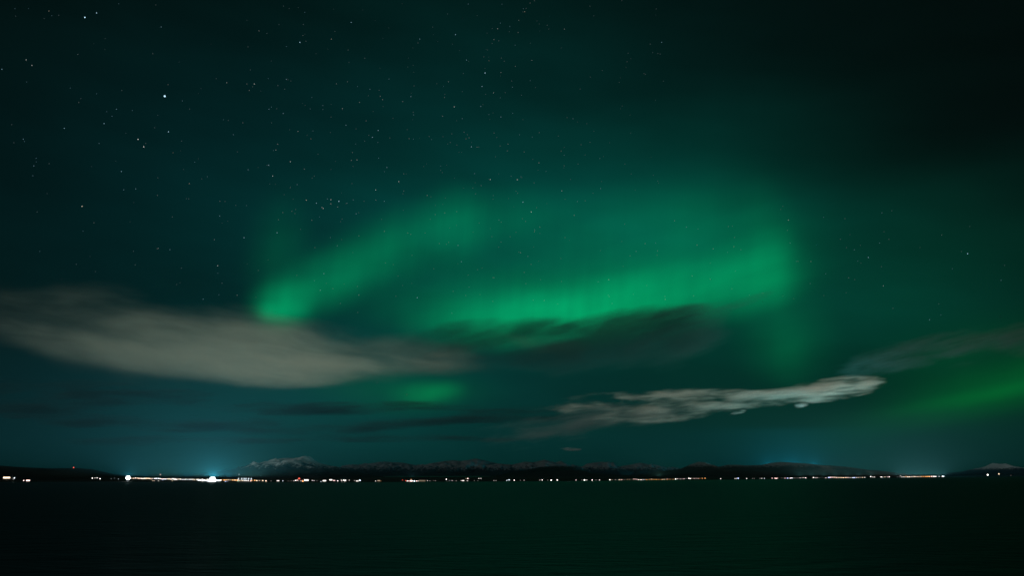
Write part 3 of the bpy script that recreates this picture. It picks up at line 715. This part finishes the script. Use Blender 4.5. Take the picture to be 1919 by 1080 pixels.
cluster('white lamps following the orange stretch', 'lamps right of the orange stretch', [(1266, 898.6, 'white', 3, 1.6), (1269.3, 898.1, 'white', 2, 1.2), (1272.5, 898.3, 'pink', 1, 1), (1275.7, 898.4, 'white', 2, 1.1), (1280.5, 898.4, 'pink', 2, 1.1), (1282.6, 898.1, 'white', 2, 1), (1285.7, 897.8, 'white', 0, 1)])
cluster('brightest white lamps before the last pinkish stretch', 'bright pair in the straight row', [(1291, 897.2, 'white', 3, 1.5), (1293.6, 897.8, 'white', 3, 1.4)])
L('pinkish or orange lamp in the last stretch of the straight row', 'last stretch of the straight row', row(1296.5, 1325, 897.6, 897.1, 2.3, ['pink', 'orange', 'warm', 'pink'], (.9, 1.2), (1, 2, 2), .25))
cluster('white lamp alone in the dark gap after the straight row', 'lone lamp', [(1350.6, 898.1, 'white', 2, 1.4)])

# right shore under the long dark hill
cluster('bluish white lamps in the first group under the long dark hill', 'lamps under the long dark hill', [(1377.5, 897.7, 'white', 2, 1.1), (1380, 897.5, 'white', 2, 1.1), (1383.3, 897.2, 'blue', 3, 1.6)])
cluster('small lamps between the first bluish group and the pink lamps', 'lamps under the long dark hill', [(1399.3, 897.7, 'white', 2, 1.4), (1410, 897.5, 'white', 0, 1.2), (1413.5, 897.5, 'white', 0, 1.2), (1424.5, 897.5, 'white', 1, 1), (1427.6, 897.4, 'white', 2, 1.1), (1432.5, 897.2, 'cool', 2, 1.2)])
cluster('pink lamps under the top of the long dark hill', 'lamps under the long dark hill', [(1447, 897.1, 'pink', 2, 1.4), (1452.5, 897, 'pink', 3, 1.2), (1454.8, 897.5, 'pink', 3, 1.5), (1457, 897, 'pink', 2, 1.3)])
cluster('lamps right of the pink lamps, among them a bluish one', 'lamps under the long dark hill', [(1465, 896.7, 'white', 0, 1.2), (1471, 897, 'pink', 2, 1.4), (1476, 897, 'blue', 3, 1.4), (1481.2, 896.9, 'white', 3, 1.3), (1484.2, 896.6, 'cool', 3, 1.4), (1489.5, 896.7, 'white', 1, 1), (1494.3, 896.5, 'white', 0, 1)])
cluster('white lamps in the scattered group before the bluish row', 'lamps under the right slope', [(1499.4, 896.5, 'white', 2, 1.3), (1505, 896, 'white', 2, 1.3), (1509.8, 896.4, 'white', 3, 1.4), (1524.5, 895.6, 'white', 3, 1.5), (1529, 896.5, 'white', 2, 1.1), (1531.5, 896, 'white', 2, 1.1), (1535, 896.3, 'white', 0, 1), (1540.7, 895.4, 'cool', 0, 1), (1547.5, 896.5, 'white', 2, 1.4)])
cluster('bluish lamp just left of the bright warm row', 'lamps under the right slope', [(1553.5, 895.7, 'blue', 3, 1.7)])
L('warm white lamp in the bright row under the falling slope of the right hill', 'bright warm row on the right', row(1557, 1597, 895.4, 896.2, 2.3, ['white', 'warm', 'warm', 'pink'], (1.0, 1.5), (2, 3), .35))
cluster('large bluish white lamps at the end of the bright warm row', 'large bluish pair on the right', [(1598.3, 896.2, 'cool', 3, 1.4), (1601, 896.2, 'blue', 3, 1.9)])
L('small warm lamp in the dotted row right of the bluish pair', 'dotted row on the right', row(1605, 1624, 895.9, 895.5, 2.6, ['warm', 'pink', 'white'], (.9, 1.2), (1, 2), .2))
cluster('white lamps in the short group under the right hill end', 'short groups under the right hill', [(1631.7, 894, 'white', 3, 1.4), (1635.8, 894.8, 'white', 2, 1.2), (1638.8, 894.9, 'white', 2, 1.2)])
cluster('pinkish white lamps in the last group before the far right town', 'short groups under the right hill', [(1651.3, 894.7, 'white', 3, 1.4), (1654.3, 895.1, 'white', 2, 1.1), (1658.2, 894.6, 'warm', 2, 1.1), (1660.3, 894.5, 'white', 1, 1), (1664, 894.6, 'pink', 2, 1.2), (1666.7, 894.5, 'white', 3, 1.3)])
cluster('lamps at the left end of the far right town', 'left end of the far right town', [(1681.7, 894.7, 'cool', 0, 1.2), (1686, 894.7, 'cool', 0, 1.2), (1687.7, 892.3, 'white', 2, 1.2), (1690, 894.7, 'white', 2, 1.2), (1693, 894.5, 'white', 2, 1.2), (1695.4, 894.7, 'white', 2, 1.1), (1697.8, 893.5, 'orange', 2, 1.4)])
L('bright lamp in the white first half of the far right town row', 'white half of the far right town', row(1701, 1726, 894.4, 893.9, 2.2, ['white', 'white', 'warm'], (1.0, 1.3), (2, 3), .25))
L('orange lamp in the middle of the far right town row', 'orange part of the far right town', row(1727, 1744, 893.9, 893.8, 2.2, ['orange', 'warm', 'orange'], (1.0, 1.3), (2, 3), .2))
L('white lamp in the right end of the far right town row', 'right end of the far right town', row(1746, 1757, 893.8, 893.7, 2.2, ['white', 'pink'], (1.1, 1.4), (3,), .2) + row(1760, 1774, 893.6, 893.4, 3, ['white', 'cool'], (.9, 1.2), (2,), .2))
cluster('brightest bluish lamp at the right end of the far right town', 'brightest far right lamp', [(1767, 893.5, 'cool', 3, 1.9)])
for x, y, c, lv, r, lab in ((1851, 890.7, 'white', 3, 1.5, 'brighter left lamp on the dark headland at the far right'), (1872, 889, 'warm', 2, 1.3, 'warm lamp higher on the dark headland at the far right'),
                            (1894.5, 892.5, 'pink', 0, 1.2, 'faint lamp low on the dark headland at the far right')):
    o = street_lamp(x, y, c, lv, r, lab, 'lamps on the far right headland')
    p = at(x, y, 11950); k = r * px_size(y, 11950); o.location = p; o.scale = (k, k, k)

# light thrown by the towns
WARM = (1.0, 0.84, 0.62)
CYAN = (0.45, 0.95, 1.0)
for k in range(13):
    x = 252 + k * 19.5
    town_light(x, interp([(240, 896.5), (400, 901), (500, 902)], x), (WARM, CYAN, WARM, (1.0, .82, .55))[k % 4], 3.6e6 * (1.7 if 330 < x < 470 else 1.0))
town_light(772, 902, (1.0, 0.7, 0.65), 1.0e6)
town_light(1235, 899, (1.0, 0.7, 0.45), 4.0e6)
for k in range(7):
    town_light(1500 + k * 22, 896.3, WARM, 4.5e6)
for k in range(9):
    town_light(1682 + k * 11, 894.2, ((1.0, .82, .66), (1.0, .78, .6), (1.0, .9, .8))[k % 3], 8.5e6)
# a town out of sight behind the long dark hill
for x in (1440, 1475, 1490, 1525):
    l = bpy.data.lights.new('hidden_town_light', 'POINT'); l.energy = 2.2e7; l.color = (0.03, 0.85, 1.0); l.shadow_soft_size = 8
    o = bpy.data.objects.new('hidden_town_light', l); col.objects.link(o); o.location = at(x, 873, 9500)

# ---------------------------------------------------------------- haze over the water and the land
hm = bpy.data.materials.new('haze_air'); hm.use_nodes = True
n = hm.node_tree; n.nodes.clear()
ho = n.nodes.new('ShaderNodeOutputMaterial'); hv = n.nodes.new('ShaderNodeVolumePrincipled')
hv.inputs['Color'].default_value = (0.17, 0.74, 1.0, 1); hv.inputs['Density'].default_value = 4.2e-6
n.links.new(hv.outputs[0], ho.inputs['Volume'])
hm.cycles.volume_sampling = 'EQUIANGULAR'
bm = bmesh.new(); box(bm, (0, 12000, 249.0), (34000, 33000, 500.0))
tag(mesh_obj('haze', bm_mesh('haze', bm), [hm]), kind='stuff')
